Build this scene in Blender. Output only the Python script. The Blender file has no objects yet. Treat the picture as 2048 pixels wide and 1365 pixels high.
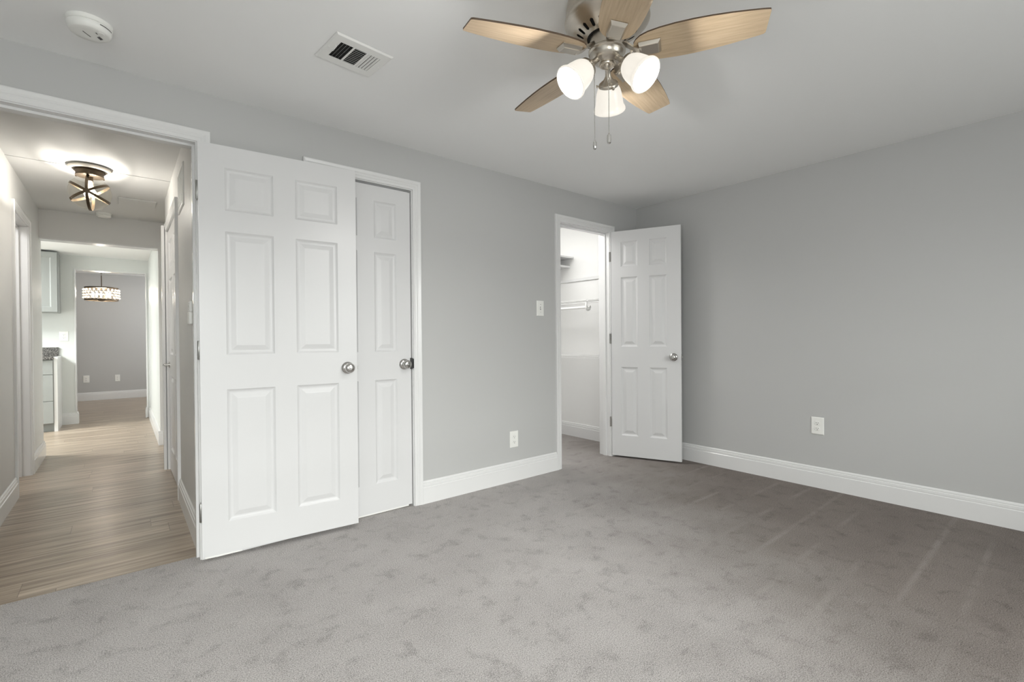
import bpy, math, random
from mathutils import Vector, Matrix
random.seed(7)
R = math.radians
sc = bpy.context.scene
COL = sc.collection

# ------------------------------------------------------------------ camera
cam_d = bpy.data.cameras.new('camera')
cam_d.sensor_fit = 'HORIZONTAL'; cam_d.sensor_width = 36.0
cam_d.lens = 955.9 * 36.0 / 2048.0
cam_d.clip_start = 0.02; cam_d.clip_end = 60
cam = bpy.data.objects.new('camera', cam_d); COL.objects.link(cam)
_yaw, _pitch, _roll = R(39.274), R(-0.423), R(-0.434)
_fw = Vector((math.sin(_yaw)*math.cos(_pitch), math.cos(_yaw)*math.cos(_pitch), math.sin(_pitch)))
_r = Vector((math.cos(_yaw), -math.sin(_yaw), 0)); _u = _r.cross(_fw)
_r2 = math.cos(_roll)*_r + math.sin(_roll)*_u
_u2 = -math.sin(_roll)*_r + math.cos(_roll)*_u
_m = Matrix((_r2, _u2, -_fw)).transposed().to_4x4()
_m.translation = (0, 0, 1.082)
cam.matrix_world = _m
sc.camera = cam

# ------------------------------------------------------------------ world, light, exposure
w = bpy.data.worlds.new('sky'); sc.world = w; w.use_nodes = True
w.node_tree.nodes['Background'].inputs[0].default_value = (0.85, 0.93, 1.0, 1)
w.node_tree.nodes['Background'].inputs[1].default_value = 1.5

def area(name, loc, rot, sx, sy, power, color=(1, 1, 1), spread=180):
    l = bpy.data.lights.new(name, 'AREA'); l.shape = 'RECTANGLE'; l.size = sx; l.size_y = sy
    l.energy = power; l.color = color; l.spread = R(spread)
    o = bpy.data.objects.new(name, l); COL.objects.link(o)
    o.location = loc; o.rotation_euler = [R(a) for a in rot]
    return o

def point(name, loc, power, color=(1, 1, 1), radius=0.03):
    l = bpy.data.lights.new(name, 'POINT'); l.energy = power; l.color = color; l.shadow_soft_size = radius
    o = bpy.data.objects.new(name, l); COL.objects.link(o); o.location = loc
    return o

# daylight through the two bedroom windows behind the camera
area('daylight', (-0.55, -1.62, 1.4), (90, 0, 0), 1.36, 1.16, 38, (0.93, 0.97, 1.0))
area('sky_glow', (-1.0, -4.3, 2.75), (66, 0, 0), 2.6, 1.4, 210, (0.93, 0.97, 1.0), 110)
area('sky_glow', (2.1, -4.3, 2.75), (66, 0, 0), 2.6, 1.4, 130, (0.93, 0.97, 1.0), 110)
area('sky_glow', (-4.6, -0.35, 2.75), (66, 0, -90), 2.2, 1.4, 20, (0.93, 0.97, 1.0), 110)  # through the added left window, to brighten the right-hand wall
area('daylight', (2.0, -1.62, 1.4), (90, 0, 0), 1.36, 1.16, 20, (0.93, 0.97, 1.0))
# ceiling lamps of the neighbouring rooms (outside the frame)
area('closet_lamp', (2.72, 3.40, 2.27), (0, 0, 0), 0.5, 0.7, 14, (1, 0.985, 0.96))
area('kitchen_lamp', (-2.25, 7.3, 2.17), (0, 0, 0), 0.8, 0.7, 125, (0.97, 1.0, 0.99))
area('side_room_lamp', (-1.15, 4.9, 2.26), (0, 0, 0), 0.4, 0.4, 15, (1, 0.99, 0.97))
area('dining_fill', (1.3, 10.2, 1.5), (0, 90, 0), 1.2, 1.2, 22, (0.96, 0.98, 1.0))  # added fill light inside the dining room, no window built there

sc.view_settings.view_transform = 'Standard'
sc.view_settings.look = 'None'
sc.view_settings.exposure = 0.2
sc.view_settings.gamma = 1.0
sc.view_settings.use_curve_mapping = False
sc.cycles.use_denoising = True
sc.cycles.max_bounces = 10
sc.cycles.diffuse_bounces = 6
sc.cycles.sample_clamp_indirect = 6

# ------------------------------------------------------------------ materials
def new_mat(name):
    m = bpy.data.materials.new(name); m.use_nodes = True
    return m, m.node_tree, m.node_tree.nodes['Principled BSDF']

def N(nt, typ, **kw):
    n = nt.nodes.new(typ)
    for k, v in kw.items():
        if k in ('inp',):
            for kk, vv in v.items(): n.inputs[kk].default_value = vv
        else: setattr(n, k, v)
    return n

def bump(nt, b, height, strength, dist=0.001):
    bp = N(nt, 'ShaderNodeBump', inp={'Strength': strength, 'Distance': dist})
    nt.links.new(height, bp.inputs['Height']); nt.links.new(bp.outputs[0], b.inputs['Normal'])
    return bp

def coords(nt, scale=(1, 1, 1), rot=(0, 0, 0)):
    tc = N(nt, 'ShaderNodeTexCoord'); mp = N(nt, 'ShaderNodeMapping')
    mp.inputs['Scale'].default_value = scale; mp.inputs['Rotation'].default_value = rot
    nt.links.new(tc.outputs['Object'], mp.inputs['Vector'])
    return mp.outputs[0]

def noise(nt, vec, scale, detail=2, rough=0.5, dist=0):
    n = N(nt, 'ShaderNodeTexNoise', inp={'Scale': scale, 'Detail': detail, 'Roughness': rough, 'Distortion': dist})
    nt.links.new(vec, n.inputs['Vector'])
    return n.outputs[0]

def ramp(nt, fac, stops):
    r = N(nt, 'ShaderNodeValToRGB'); e = r.color_ramp.elements
    while len(e) < len(stops): e.new(0.5)
    for i, (p, c) in enumerate(stops):
        e[i].position = p; e[i].color = (c[0], c[1], c[2], 1)
    nt.links.new(fac, r.inputs[0])
    return r.outputs[0]

def mixc(nt, fac, a, b, mode='MIX'):
    m = N(nt, 'ShaderNodeMix', data_type='RGBA', blend_type=mode)
    for s, v in ((0, fac), (6, a), (7, b)):
        if isinstance(v, (int, float)): m.inputs[s].default_value = v
        elif isinstance(v, tuple): m.inputs[s].default_value = (*v, 1)
        else: nt.links.new(v, m.inputs[s])
    return m.outputs[2]

def mth(nt, op, a, b=0.0, c=None):
    m = N(nt, 'ShaderNodeMath', operation=op)
    for i, v in enumerate((a, b, c)):
        if v is None: continue
        if isinstance(v, (int, float)): m.inputs[i].default_value = v
        else: nt.links.new(v, m.inputs[i])
    return m.outputs[0]

def paint(name, col, rough, bs=0.08, sc_=900, dist=0.0006, spec=0.5, grain=False):
    m, nt, b = new_mat(name)
    b.inputs['Base Color'].default_value = (*col, 1); b.inputs['Roughness'].default_value = rough
    b.inputs['Specular IOR Level'].default_value = spec
    v = coords(nt, (30, 30, 1.2) if grain else (1, 1, 1))
    h = noise(nt, v, 8 if grain else sc_, 3)
    bump(nt, b, h, bs, dist)
    return m

def simple(name, col, rough=0.5, metal=0.0, spec=0.5, emit=None, es=0):
    m, nt, b = new_mat(name)
    b.inputs['Base Color'].default_value = (*col, 1); b.inputs['Roughness'].default_value = rough
    b.inputs['Metallic'].default_value = metal; b.inputs['Specular IOR Level'].default_value = spec
    if emit:
        b.inputs['Emission Color'].default_value = (*emit, 1); b.inputs['Emission Strength'].default_value = es
    return m

M = {}
M['wall'] = paint('grey_wall_paint', (0.49, 0.492, 0.487), 0.5, 0.12, 420)
M['wall_hall'] = paint('brightened_hall_paint', (0.655, 0.65, 0.636), 0.5, 0.12, 420)  # wall paint lightened in its colour to make up for weak hall light
M['wall_white'] = paint('white_wall_paint', (0.80, 0.80, 0.79), 0.5, 0.12, 420)
M['wall_kitchen'] = paint('pale_kitchen_paint', (0.66, 0.675, 0.66), 0.45, 0.1, 420)
M['ceiling'] = paint('white_ceiling_paint', (0.87, 0.875, 0.872), 0.85, 0.12, 300)
M['ceiling_hall'] = paint('dimmed_hall_ceiling_paint', (0.66, 0.66, 0.652), 0.85, 0.12, 300)  # ceiling paint darkened in its colour to tame the globe light's glare
M['trim'] = paint('white_gloss_trim_paint', (0.735, 0.735, 0.733), 0.22, 0.03, 60)
M['door'] = paint('white_embossed_door_paint', (0.67, 0.67, 0.673), 0.33, 0.10, 8, 0.0008, grain=True)
M['plastic'] = simple('white_plastic', (0.83, 0.83, 0.80), 0.35)
M['vinyl'] = simple('off_white_enamel', (0.80, 0.80, 0.78), 0.4)
M['dark'] = simple('dark_void', (0.012, 0.012, 0.012), 0.8)
M['slot'] = simple('dark_slot', (0.05, 0.05, 0.05), 0.7)
M['chrome'] = simple('satin_nickel', (0.56, 0.55, 0.53), 0.22, 1.0)
M['steel'] = simple('hinge_steel', (0.36, 0.36, 0.345), 0.4, 1.0)
M['bronze'] = simple('dark_bronze', (0.10, 0.075, 0.05), 0.42, 0.8)
M['medallion'] = simple('pale_cream_plaster', (0.62, 0.58, 0.51), 0.6)
M['cab'] = paint('pale_grey_cabinet_paint', (0.30, 0.312, 0.304), 0.4, 0.03, 60)
M['kick'] = simple('grey_toe_kick', (0.27, 0.285, 0.28), 0.5)
M['wire'] = simple('white_coated_wire', (0.85, 0.85, 0.84), 0.35)

# brushed nickel for the fan
m, nt, b = new_mat('brushed_nickel')
b.inputs['Base Color'].default_value = (0.58, 0.535, 0.47, 1); b.inputs['Metallic'].default_value = 1
v = coords(nt, (4, 4, 260)); n_ = noise(nt, v, 3, 3)
nt.links.new(mth(nt, 'MULTIPLY_ADD', n_, 0.18, 0.22), b.inputs['Roughness'])
bump(nt, b, n_, 0.04, 0.0004)
M['nickel'] = m

# frosted lamp glass, lit
def glow(name, col, strength, base=(0.9, 0.88, 0.83)):
    m, nt, b = new_mat(name)
    b.inputs['Base Color'].default_value = (*base, 1); b.inputs['Roughness'].default_value = 0.25
    b.inputs['Emission Color'].default_value = (*col, 1); b.inputs['Emission Strength'].default_value = strength
    return m
M['shade'] = glow('lit_frosted_glass', (1.0, 0.945, 0.85), 0.60, (0.42, 0.40, 0.37))
M['shade_inner'] = glow('lit_frosted_glass_inside', (1.0, 0.97, 0.92), 2.2, (0.42, 0.41, 0.40))
M['bulb'] = glow('lit_bulb', (1.0, 0.88, 0.68), 14)

# thin clear glass and crystal
m, nt, b = new_mat('clear_glass')
for x in list(nt.nodes):
    if x.type == 'BSDF_PRINCIPLED': nt.nodes.remove(x)
out = [x for x in nt.nodes if x.type == 'OUTPUT_MATERIAL'][0]
tr = N(nt, 'ShaderNodeBsdfTransparent'); gl = N(nt, 'ShaderNodeBsdfGlossy', inp={'Roughness': 0.03})
tr.inputs[0].default_value = (0.95, 0.94, 0.91, 1)
lw = N(nt, 'ShaderNodeLayerWeight', inp={'Blend': 0.5}); mx = N(nt, 'ShaderNodeMixShader')
nt.links.new(mth(nt, 'MULTIPLY_ADD', mth(nt, 'POWER', lw.outputs[1], 4.0), 0.5, 0.03), mx.inputs[0]); nt.links.new(tr.outputs[0], mx.inputs[1]); nt.links.new(gl.outputs[0], mx.inputs[2])
nt.links.new(mx.outputs[0], out.inputs[0])
M['glass'] = m
m, nt, b = new_mat('crystal')
nt.nodes.remove(b)
out = [x for x in nt.nodes if x.type == 'OUTPUT_MATERIAL'][0]
tl = N(nt, 'ShaderNodeBsdfTranslucent'); tl.inputs[0].default_value = (1.0, 0.96, 0.88, 1)
gl = N(nt, 'ShaderNodeBsdfGlossy', inp={'Roughness': 0.05}); tr = N(nt, 'ShaderNodeBsdfTransparent')
m1 = N(nt, 'ShaderNodeMixShader'); m2 = N(nt, 'ShaderNodeMixShader')
m1.inputs[0].default_value = 0.45; nt.links.new(tl.outputs[0], m1.inputs[1]); nt.links.new(tr.outputs[0], m1.inputs[2])
m2.inputs[0].default_value = 0.22; nt.links.new(m1.outputs[0], m2.inputs[1]); nt.links.new(gl.outputs[0], m2.inputs[2])
nt.links.new(m2.outputs[0], out.inputs[0])
M['crystal'] = m

# blade wood (grain along local x)
m, nt, b = new_mat('oak_blade_wood')
v = coords(nt, (2.2, 34, 10)); n1 = noise(nt, v, 3.2, 5, 0.6, 0.6)
v2 = coords(nt, (6, 160, 20)); n2 = noise(nt, v2, 4, 2)
c = ramp(nt, n1, [(0.25, (0.43, 0.32, 0.205)), (0.5, (0.57, 0.44, 0.295)), (0.75, (0.67, 0.54, 0.385))])
c = mixc(nt, mth(nt, 'MULTIPLY', n2, 0.5), c, (0.46, 0.345, 0.225))
nt.links.new(c, b.inputs['Base Color']); b.inputs['Roughness'].default_value = 0.42
bump(nt, b, n2, 0.05, 0.0004)
M['blade'] = m
M['blade_edge'] = simple('dark_blade_edge', (0.09, 0.055, 0.03), 0.5)

# granite
m, nt, b = new_mat('speckled_granite')
v = coords(nt); n1 = noise(nt, v, 75, 4, 0.75)
c = ramp(nt, n1, [(0.40, (0.02, 0.02, 0.02)), (0.52, (0.09, 0.085, 0.08)), (0.62, (0.36, 0.34, 0.32)), (0.7, (0.05, 0.05, 0.05))])
nt.links.new(c, b.inputs['Base Color']); b.inputs['Roughness'].default_value = 0.15
M['granite'] = m

# cut pile carpet
m, nt, b = new_mat('taupe_cut_pile_carpet')
v = coords(nt)
tuft = noise(nt, v, 500, 3, 0.7)
speck = noise(nt, v, 230, 2, 0.65)
patch = noise(nt, v, 3.4, 4, 0.62, 0.3)
smudge = noise(nt, v, 11.0, 4, 0.65, 0.3)
t = mth(nt, 'ADD', mth(nt, 'MULTIPLY', tuft, 0.62), mth(nt, 'MULTIPLY', speck, 0.38))
# trodden patches: more of the darker tuft flanks show
tp = mth(nt, 'ADD', t, mth(nt, 'MULTIPLY_ADD', patch, 0.07, -0.035))
tp = mth(nt, 'ADD', tp, mth(nt, 'MULTIPLY', mth(nt, 'MINIMUM', mth(nt, 'SUBTRACT', smudge, 0.47), 0.0), 0.22))
c = ramp(nt, tp, [(0.40, (0.195, 0.180, 0.171)), (0.485, (0.455, 0.430, 0.420)), (0.575, (0.70, 0.675, 0.655))])
# vacuum strokes: thin lighter ridges of raised pile running towards the right-hand wall
vs = coords(nt, (0.5, 5.2, 1), (0, 0, R(-8)))
wv = N(nt, 'ShaderNodeTexWave', wave_type='BANDS', bands_direction='Y', inp={'Scale': 0.32, 'Distortion': 2.2, 'Detail': 2.0, 'Detail Scale': 1.2})
nt.links.new(vs, wv.inputs['Vector'])
st = ramp(nt, wv.outputs[1], [(0.92, (0, 0, 0)), (1.0, (1, 1, 1))])
brk = ramp(nt, noise(nt, v, 3.2, 3), [(0.44, (0, 0, 0)), (0.66, (1, 1, 1))])
xs_ = N(nt, 'ShaderNodeSeparateXYZ'); nt.links.new(v, xs_.inputs[0])
zone = N(nt, 'ShaderNodeMapRange', inp={'From Min': 1.3, 'From Max': 2.0, 'To Min': 0.0, 'To Max': 0.2})
nt.links.new(xs_.outputs[0], zone.inputs[0])
sf = mth(nt, 'MULTIPLY', mth(nt, 'MULTIPLY', st, brk), zone.outputs[0])
c = mixc(nt, sf, c, (0.58, 0.545, 0.51))
# vacuumed half: shading of the laid-over pile painted into the colour, ragged edge
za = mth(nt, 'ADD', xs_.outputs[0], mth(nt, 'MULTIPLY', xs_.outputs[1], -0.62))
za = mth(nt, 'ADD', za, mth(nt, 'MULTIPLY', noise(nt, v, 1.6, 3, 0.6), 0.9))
pile_shade = N(nt, 'ShaderNodeMapRange', interpolation_type='SMOOTHSTEP', inp={'From Min': 0.95, 'From Max': 2.9, 'To Min': 0.0, 'To Max': 1.0})
nt.links.new(za, pile_shade.inputs[0])
c = mixc(nt, mth(nt, 'MULTIPLY', pile_shade.outputs[0], mth(nt, 'SUBTRACT', 1.0, mth(nt, 'MULTIPLY', sf, 0.8))), c, mixc(nt, 1.0, c, (0.46, 0.425, 0.40), 'MULTIPLY'))
nt.links.new(c, b.inputs['Base Color']); b.inputs['Roughness'].default_value = 0.95
b.inputs['Specular IOR Level'].default_value = 0.1
bump(nt, b, t, 0.9, 0.006)
M['carpet'] = m

# vinyl plank floor, boards along x
m, nt, b = new_mat('greige_vinyl_plank')
v = coords(nt)
br = N(nt, 'ShaderNodeTexBrick', offset=0.0, inp={'Scale': 1.0, 'Brick Width': 1.22, 'Row Height': 0.152, 'Mortar Size': 0.0012, 'Mortar Smooth': 0.2, 'Bias': 0.0})
br.inputs['Color1'].default_value = (0.0, 0, 0, 1); br.inputs['Color2'].default_value = (1, 1, 1, 1); br.inputs['Mortar'].default_value = (0.5, 0.5, 0.5, 1)
sp = N(nt, 'ShaderNodeSeparateXYZ'); nt.links.new(v, sp.inputs[0])
row = mth(nt, 'FLOOR', mth(nt, 'DIVIDE', sp.outputs[1], 0.152))
rnd = mth(nt, 'FRACT', mth(nt, 'MULTIPLY', mth(nt, 'SINE', mth(nt, 'MULTIPLY', row, 12.99)), 437.58))
cb = N(nt, 'ShaderNodeCombineXYZ'); nt.links.new(mth(nt, 'MULTIPLY_ADD', rnd, 1.22, sp.outputs[0]), cb.inputs[0]); nt.links.new(sp.outputs[1], cb.inputs[1])
nt.links.new(cb.outputs[0], br.inputs['Vector'])
shift = N(nt, 'ShaderNodeCombineXYZ'); nt.links.new(mth(nt, 'MULTIPLY', br.outputs[0], 7.3), shift.inputs[0])
add = N(nt, 'ShaderNodeVectorMath', operation='ADD'); nt.links.new(v, add.inputs[0]); nt.links.new(shift.outputs[0], add.inputs[1])
def stretched(s):
    mp = N(nt, 'ShaderNodeMapping'); mp.inputs['Scale'].default_value = s
    nt.links.new(add.outputs[0], mp.inputs['Vector']); return mp.outputs[0]
g1 = noise(nt, stretched((0.9, 17, 1)), 1.6, 5, 0.62, 0.25)
g2 = noise(nt, stretched((2.5, 95, 1)), 1.5, 3, 0.6)
gt = mth(nt, 'ADD', mth(nt, 'MULTIPLY', g1, 0.72), mth(nt, 'MULTIPLY', g2, 0.28))
c = ramp(nt, gt, [(0.36, (0.17, 0.128, 0.092)), (0.46, (0.285, 0.225, 0.168)), (0.54, (0.40, 0.325, 0.25)), (0.64, (0.53, 0.445, 0.355))])
c = mixc(nt, mth(nt, 'MULTIPLY', br.outputs[0], 0.22), c, (0.20, 0.155, 0.11))
c = mixc(nt, mth(nt, 'MULTIPLY', br.outputs[1], 0.75), c, (0.10, 0.075, 0.055))
nt.links.new(c, b.inputs['Base Color']); b.inputs['Roughness'].default_value = 0.30
b.inputs['Specular IOR Level'].default_value = 0.4
bump(nt, b, gt, 0.12, 0.001)
M['plank'] = m

# ------------------------------------------------------------------ mesh builder
class MB:
    def __init__(s): s.v = []; s.f = []; s.m = []
    def vert(s, *p):
        s.v.append(tuple(p) if len(p) == 3 else tuple(p[0])); return len(s.v) - 1
    def face(s, idx, mat=0): s.f.append(tuple(idx)); s.m.append(mat)
    def poly(s, pts, mat=0): s.face([s.vert(p) for p in pts], mat)
    def box(s, x0, x1, y0, y1, z0, z1, mat=0, bev=0.0):
        if bev <= 0:
            p = [s.vert(x, y, z) for z in (z0, z1) for y in (y0, y1) for x in (x0, x1)]
            for q in ((0, 2, 3, 1), (4, 5, 7, 6), (0, 1, 5, 4), (2, 6, 7, 3), (0, 4, 6, 2), (1, 3, 7, 5)):
                s.face([p[i] for i in q], mat)
            return
        b = bev; P = {}
        for i, x in enumerate((x0, x1)):
            for j, y in enumerate((y0, y1)):
                for k, z in enumerate((z0, z1)):
                    dx, dy, dz = (b if i == 0 else -b), (b if j == 0 else -b), (b if k == 0 else -b)
                    P[i, j, k, 0] = s.vert(x, y + dy, z + dz); P[i, j, k, 1] = s.vert(x + dx, y, z + dz); P[i, j, k, 2] = s.vert(x + dx, y + dy, z)
        def quad(a, bq, cq, d): s.face([a, bq, cq, d], mat)
        for i in (0, 1):
            q = [P[i, 0, 0, 0], P[i, 1, 0, 0], P[i, 1, 1, 0], P[i, 0, 1, 0]]; s.face(q if i else q[::-1], mat)
            q = [P[0, i, 0, 1], P[1, i, 0, 1], P[1, i, 1, 1], P[0, i, 1, 1]]; s.face(q[::-1] if i else q, mat)
            q = [P[0, 0, i, 2], P[1, 0, i, 2], P[1, 1, i, 2], P[0, 1, i, 2]]; s.face(q if i else q[::-1], mat)
        for i in (0, 1):
            for j in (0, 1):
                quad(P[i, j, 0, 0], P[i, j, 1, 0], P[i, j, 1, 1], P[i, j, 0, 1])
                quad(P[i, 0, j, 0], P[i, 1, j, 0], P[i, 1, j, 2], P[i, 0, j, 2])
                quad(P[0, i, j, 1], P[1, i, j, 1], P[1, i, j, 2], P[0, i, j, 2])
                for k in (0, 1): s.face([P[i, j, k, 0], P[i, j, k, 1], P[i, j, k, 2]], mat)
    def rings(s, rings, mat=0, closed=True, cap0=False, cap1=False):
        """rings: list of equal-length lists of points joined by quads"""
        ids = [[s.vert(p) for p in r] for r in rings]; n = len(ids[0])
        for a, b in zip(ids, ids[1:]):
            for i in range(n if closed else n - 1):
                j = (i + 1) % n; s.face((a[i], a[j], b[j], b[i]), mat)
        if cap0: s.face(ids[0][::-1], mat)
        if cap1: s.face(ids[-1], mat)
    def lathe(s, prof, origin=(0, 0, 0), axis=(0, 0, 1), seg=32, mat=0, cap0=False, cap1=False):
        """prof: (distance along axis, radius)"""
        a = Vector(axis).normalized(); t = Vector((1, 0, 0)) if abs(a.x) < 0.9 else Vector((0, 1, 0))
        e1 = a.cross(t).normalized(); e2 = a.cross(e1); o = Vector(origin)
        s.rings([[o + a*d + (e1*math.cos(2*math.pi*i/seg) + e2*math.sin(2*math.pi*i/seg))*max(r, 1e-5) for i in range(seg)] for d, r in prof], mat, True, cap0, cap1)
    def tube(s, path, r, seg=8, mat=0, caps=True):
        pts = [Vector(p) for p in path]; rr = []
        for i, p in enumerate(pts):
            d = (pts[min(i+1, len(pts)-1)] - pts[max(i-1, 0)]).normalized()
            t = Vector((0, 0, 1)) if abs(d.z) < 0.9 else Vector((1, 0, 0))
            e1 = d.cross(t).normalized(); e2 = d.cross(e1)
            rr.append([p + (e1*math.cos(2*math.pi*k/seg) + e2*math.sin(2*math.pi*k/seg))*r for k in range(seg)])
        s.rings(rr, mat, True, caps, caps)
    def sphere(s, c, r, seg=10, rg=6, mat=0, sz=1.0):
        s.lathe([(r*sz*-math.cos(math.pi*i/rg), r*math.sin(math.pi*i/rg)) for i in range(rg+1)], c, (0, 0, 1), seg, mat)
    def prism(s, outline, z0, z1, mat=0, side=None):
        a = [s.vert(x, y, z0) for x, y in outline]; b = [s.vert(x, y, z1) for x, y in outline]; n = len(a)
        s.face(a[::-1], mat); s.face(b, mat)
        for i in range(n): s.face((a[i], a[(i+1) % n], b[(i+1) % n], b[i]), mat if side is None else side)
    def build(s, name, mats, parent=None, smooth=False, loc=None, rotz=0):
        me = bpy.data.meshes.new(name); me.from_pydata(s.v, [], s.f); me.update()
        for k in (mats if isinstance(mats, (list, tuple)) else [mats]): me.materials.append(M[k])
        me.polygons.foreach_set('material_index', s.m)
        import bmesh
        bm = bmesh.new(); bm.from_mesh(me)
        bmesh.ops.remove_doubles(bm, verts=bm.verts, dist=1e-6)
        bmesh.ops.recalc_face_normals(bm, faces=bm.faces); bm.to_mesh(me); bm.free()
        if smooth:
            me.polygons.foreach_set('use_smooth', [True]*len(me.polygons)); me.set_sharp_from_angle(angle=R(38))
        o = bpy.data.objects.new(name, me); COL.objects.link(o)
        if parent: o.parent = parent
        if loc: o.location = loc
        o.rotation_euler[2] = rotz
        return o

def struct(o): o['kind'] = 'structure'; return o
def tag(o, label, cat, group=None):
    o['label'] = label; o['category'] = cat
    if group: o['group'] = group
    return o
def empty(name, loc, rot=(0, 0, 0)):
    o = bpy.data.objects.new(name, None); COL.objects.link(o); o.location = loc; o.rotation_euler = rot
    o.empty_display_size = 0.1
    return o
def copy_tree(o, parent=None):
    c = o.copy(); COL.objects.link(c); c.parent = parent
    for ch in o.children: copy_tree(ch, c)
    return c

# ------------------------------------------------------------------ room shell
WA, WB, H = 2.785, 3.821, 2.30          # back wall face (y), right wall face (x), ceiling height
TH = 0.12

def wall(name, axis, p0, p1, u0, u1, z0, z1, mat, holes=()):
    """axis 'y': slab between y=p0..p1 running along x; axis 'x': slab x=p0..p1 running along y.
       holes: (u0,u1,z0,z1)"""
    us = sorted({u0, u1, *[h[0] for h in holes], *[h[1] for h in holes]})
    zs = sorted({z0, z1, *[h[2] for h in holes], *[h[3] for h in holes]})
    b = MB()
    solid = lambda i, k: 0 <= i < len(us)-1 and 0 <= k < len(zs)-1 and not any(
        h[0] <= (us[i]+us[i+1])/2 <= h[1] and h[2] <= (zs[k]+zs[k+1])/2 <= h[3] for h in holes)
    P = (lambda u, p, z: (u, p, z)) if axis == 'y' else (lambda u, p, z: (p, u, z))
    for i in range(len(us)-1):
        for k in range(len(zs)-1):
            if not solid(i, k): continue
            a0, a1, c0, c1 = us[i], us[i+1], zs[k], zs[k+1]
            for p in (p0, p1): b.poly([P(a0, p, c0), P(a1, p, c0), P(a1, p, c1), P(a0, p, c1)])
            if not solid(i-1, k): b.poly([P(a0, p0, c0), P(a0, p1, c0), P(a0, p1, c1), P(a0, p0, c1)])
            if not solid(i+1, k): b.poly([P(a1, p0, c0), P(a1, p1, c0), P(a1, p1, c1), P(a1, p0, c1)])
            if not solid(i, k-1): b.poly([P(a0, p0, c0), P(a0, p1, c0), P(a1, p1, c0), P(a1, p0, c0)])
            if not solid(i, k+1): b.poly([P(a0, p0, c1), P(a0, p1, c1), P(a1, p1, c1), P(a1, p0, c1)])
    return struct(b.build(name, mat))

# floors
b = MB()
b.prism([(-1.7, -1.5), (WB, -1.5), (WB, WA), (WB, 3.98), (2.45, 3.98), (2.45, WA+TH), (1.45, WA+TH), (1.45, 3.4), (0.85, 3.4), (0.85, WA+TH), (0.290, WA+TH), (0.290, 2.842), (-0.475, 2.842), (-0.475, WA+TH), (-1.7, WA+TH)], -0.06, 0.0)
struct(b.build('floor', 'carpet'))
b = MB()
b.prism([(-0.475, 2.842), (0.290, 2.842), (0.290, WA+TH), (1.6, WA+TH), (1.6, 11.6), (-3.2, 11.6), (-3.2, WA+TH), (-0.475, WA+TH)], -0.07, -0.004)
struct(b.build('floor_hall', 'plank'))

# ceilings
def slab(name, x0, x1, y0, y1, z0, z1, mat='ceiling'):
    b = MB(); b.box(x0, x1, y0, y1, z0, z1); return struct(b.build(name, mat))
slab('ceiling', -1.82, WB+TH, -1.62, WA+TH, H, H+0.1)
slab('ceiling_closet', 0.425, WB+TH, WA+TH, 4.2, H, H+0.1)
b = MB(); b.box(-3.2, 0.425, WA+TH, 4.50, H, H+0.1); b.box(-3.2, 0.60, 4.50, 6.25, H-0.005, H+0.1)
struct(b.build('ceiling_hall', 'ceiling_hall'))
slab('ceiling_kitchen', -3.2, 1.7, 6.25, 8.57, 2.20, H+0.1)
slab('ceiling_dining', -3.2, 1.7, 8.57, 11.7, H, H+0.1)

wall('wall_back', 'y', WA, WA+TH, -1.7, WB, 0, H, 'wall',
     [(-0.493, 0.308, -0.01, 2.066), (0.832, 1.468, -0.01, 2.048), (2.777, 3.436, -0.01, 2.040)])
wall('wall_right', 'x', WB, WB+TH, -1.5, WA, 0, H, 'wall')
wall('wall_left', 'x', -1.82, -1.7, -1.5, WA+TH, 0, H, 'wall', [(-1.05, 0.35, 0.8, 2.0)])
wall('wall_front', 'y', -1.62, -1.5, -1.82, WB+TH, 0, H, 'wall', [(-1.25, 0.15, 0.8, 2.0), (1.3, 2.7, 0.8, 2.0)])

# walk-in closet and the shut closet
wall('wall_closet_right', 'x', WB, WB+TH, WA, 4.1, 0, H, 'wall_white')
wall('wall_closet_back', 'y', 3.98, 4.1, 0.425, WB, 0, H, 'wall_white')
wall('wall_closet_left', 'x', 2.33, 2.45, WA+TH, 3.98, 0, H, 'wall_white')

# hall
wall('wall_hall_left', 'x', -0.695, -0.575, WA+TH, 6.28, 0, H, 'wall_hall', [(4.762, 5.468, -0.01, 2.022)])
wall('wall_hall_right', 'x', 0.305, 0.425, WA+TH, 5.09, 0, H, 'wall_hall', [(3.975, 4.945, -0.01, 2.006)])
wall('wall_hall_recess', 'x', 0.375, 0.495, 5.09, 6.13, 0, H, 'wall_hall')
wall('wall_hall_end', 'y', 6.13, 6.25, -0.575, 0.425, 0, H, 'wall_hall', [(-0.60, 0.305, -0.01, 2.035)])
wall('wall_kitchen_right', 'x', 0.305, 0.425, 6.25, 8.45, 0, 2.2, 'wall_kitchen')
wall('wall_kitchen_back', 'y', 8.45, 8.57, -3.2, 1.7, 0, H, 'wall_kitchen', [(-0.471, 0.286, -0.01, 2.025)])
wall('wall_kitchen_left', 'x', -3.2, -3.08, 6.28, 8.45, 0, 2.2, 'wall_kitchen')
wall('wall_kitchen_front', 'y', 6.16, 6.28, -3.2, -0.695, 0, H, 'wall_kitchen')
wall('wall_dining_back', 'y', 11.55, 11.67, -3.2, 1.7, 0, H, 'wall')
wall('wall_dining_right', 'x', 1.6, 1.72, 8.57, 11.55, 0, H, 'wall')
wall('wall_dining_left', 'x', -3.2, -3.08, 8.57, 11.55, 0, H, 'wall')
wall('wall_side_room', 'x', -1.9, -1.82, WA+TH, 6.16, 0, H, 'wall_white')

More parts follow.
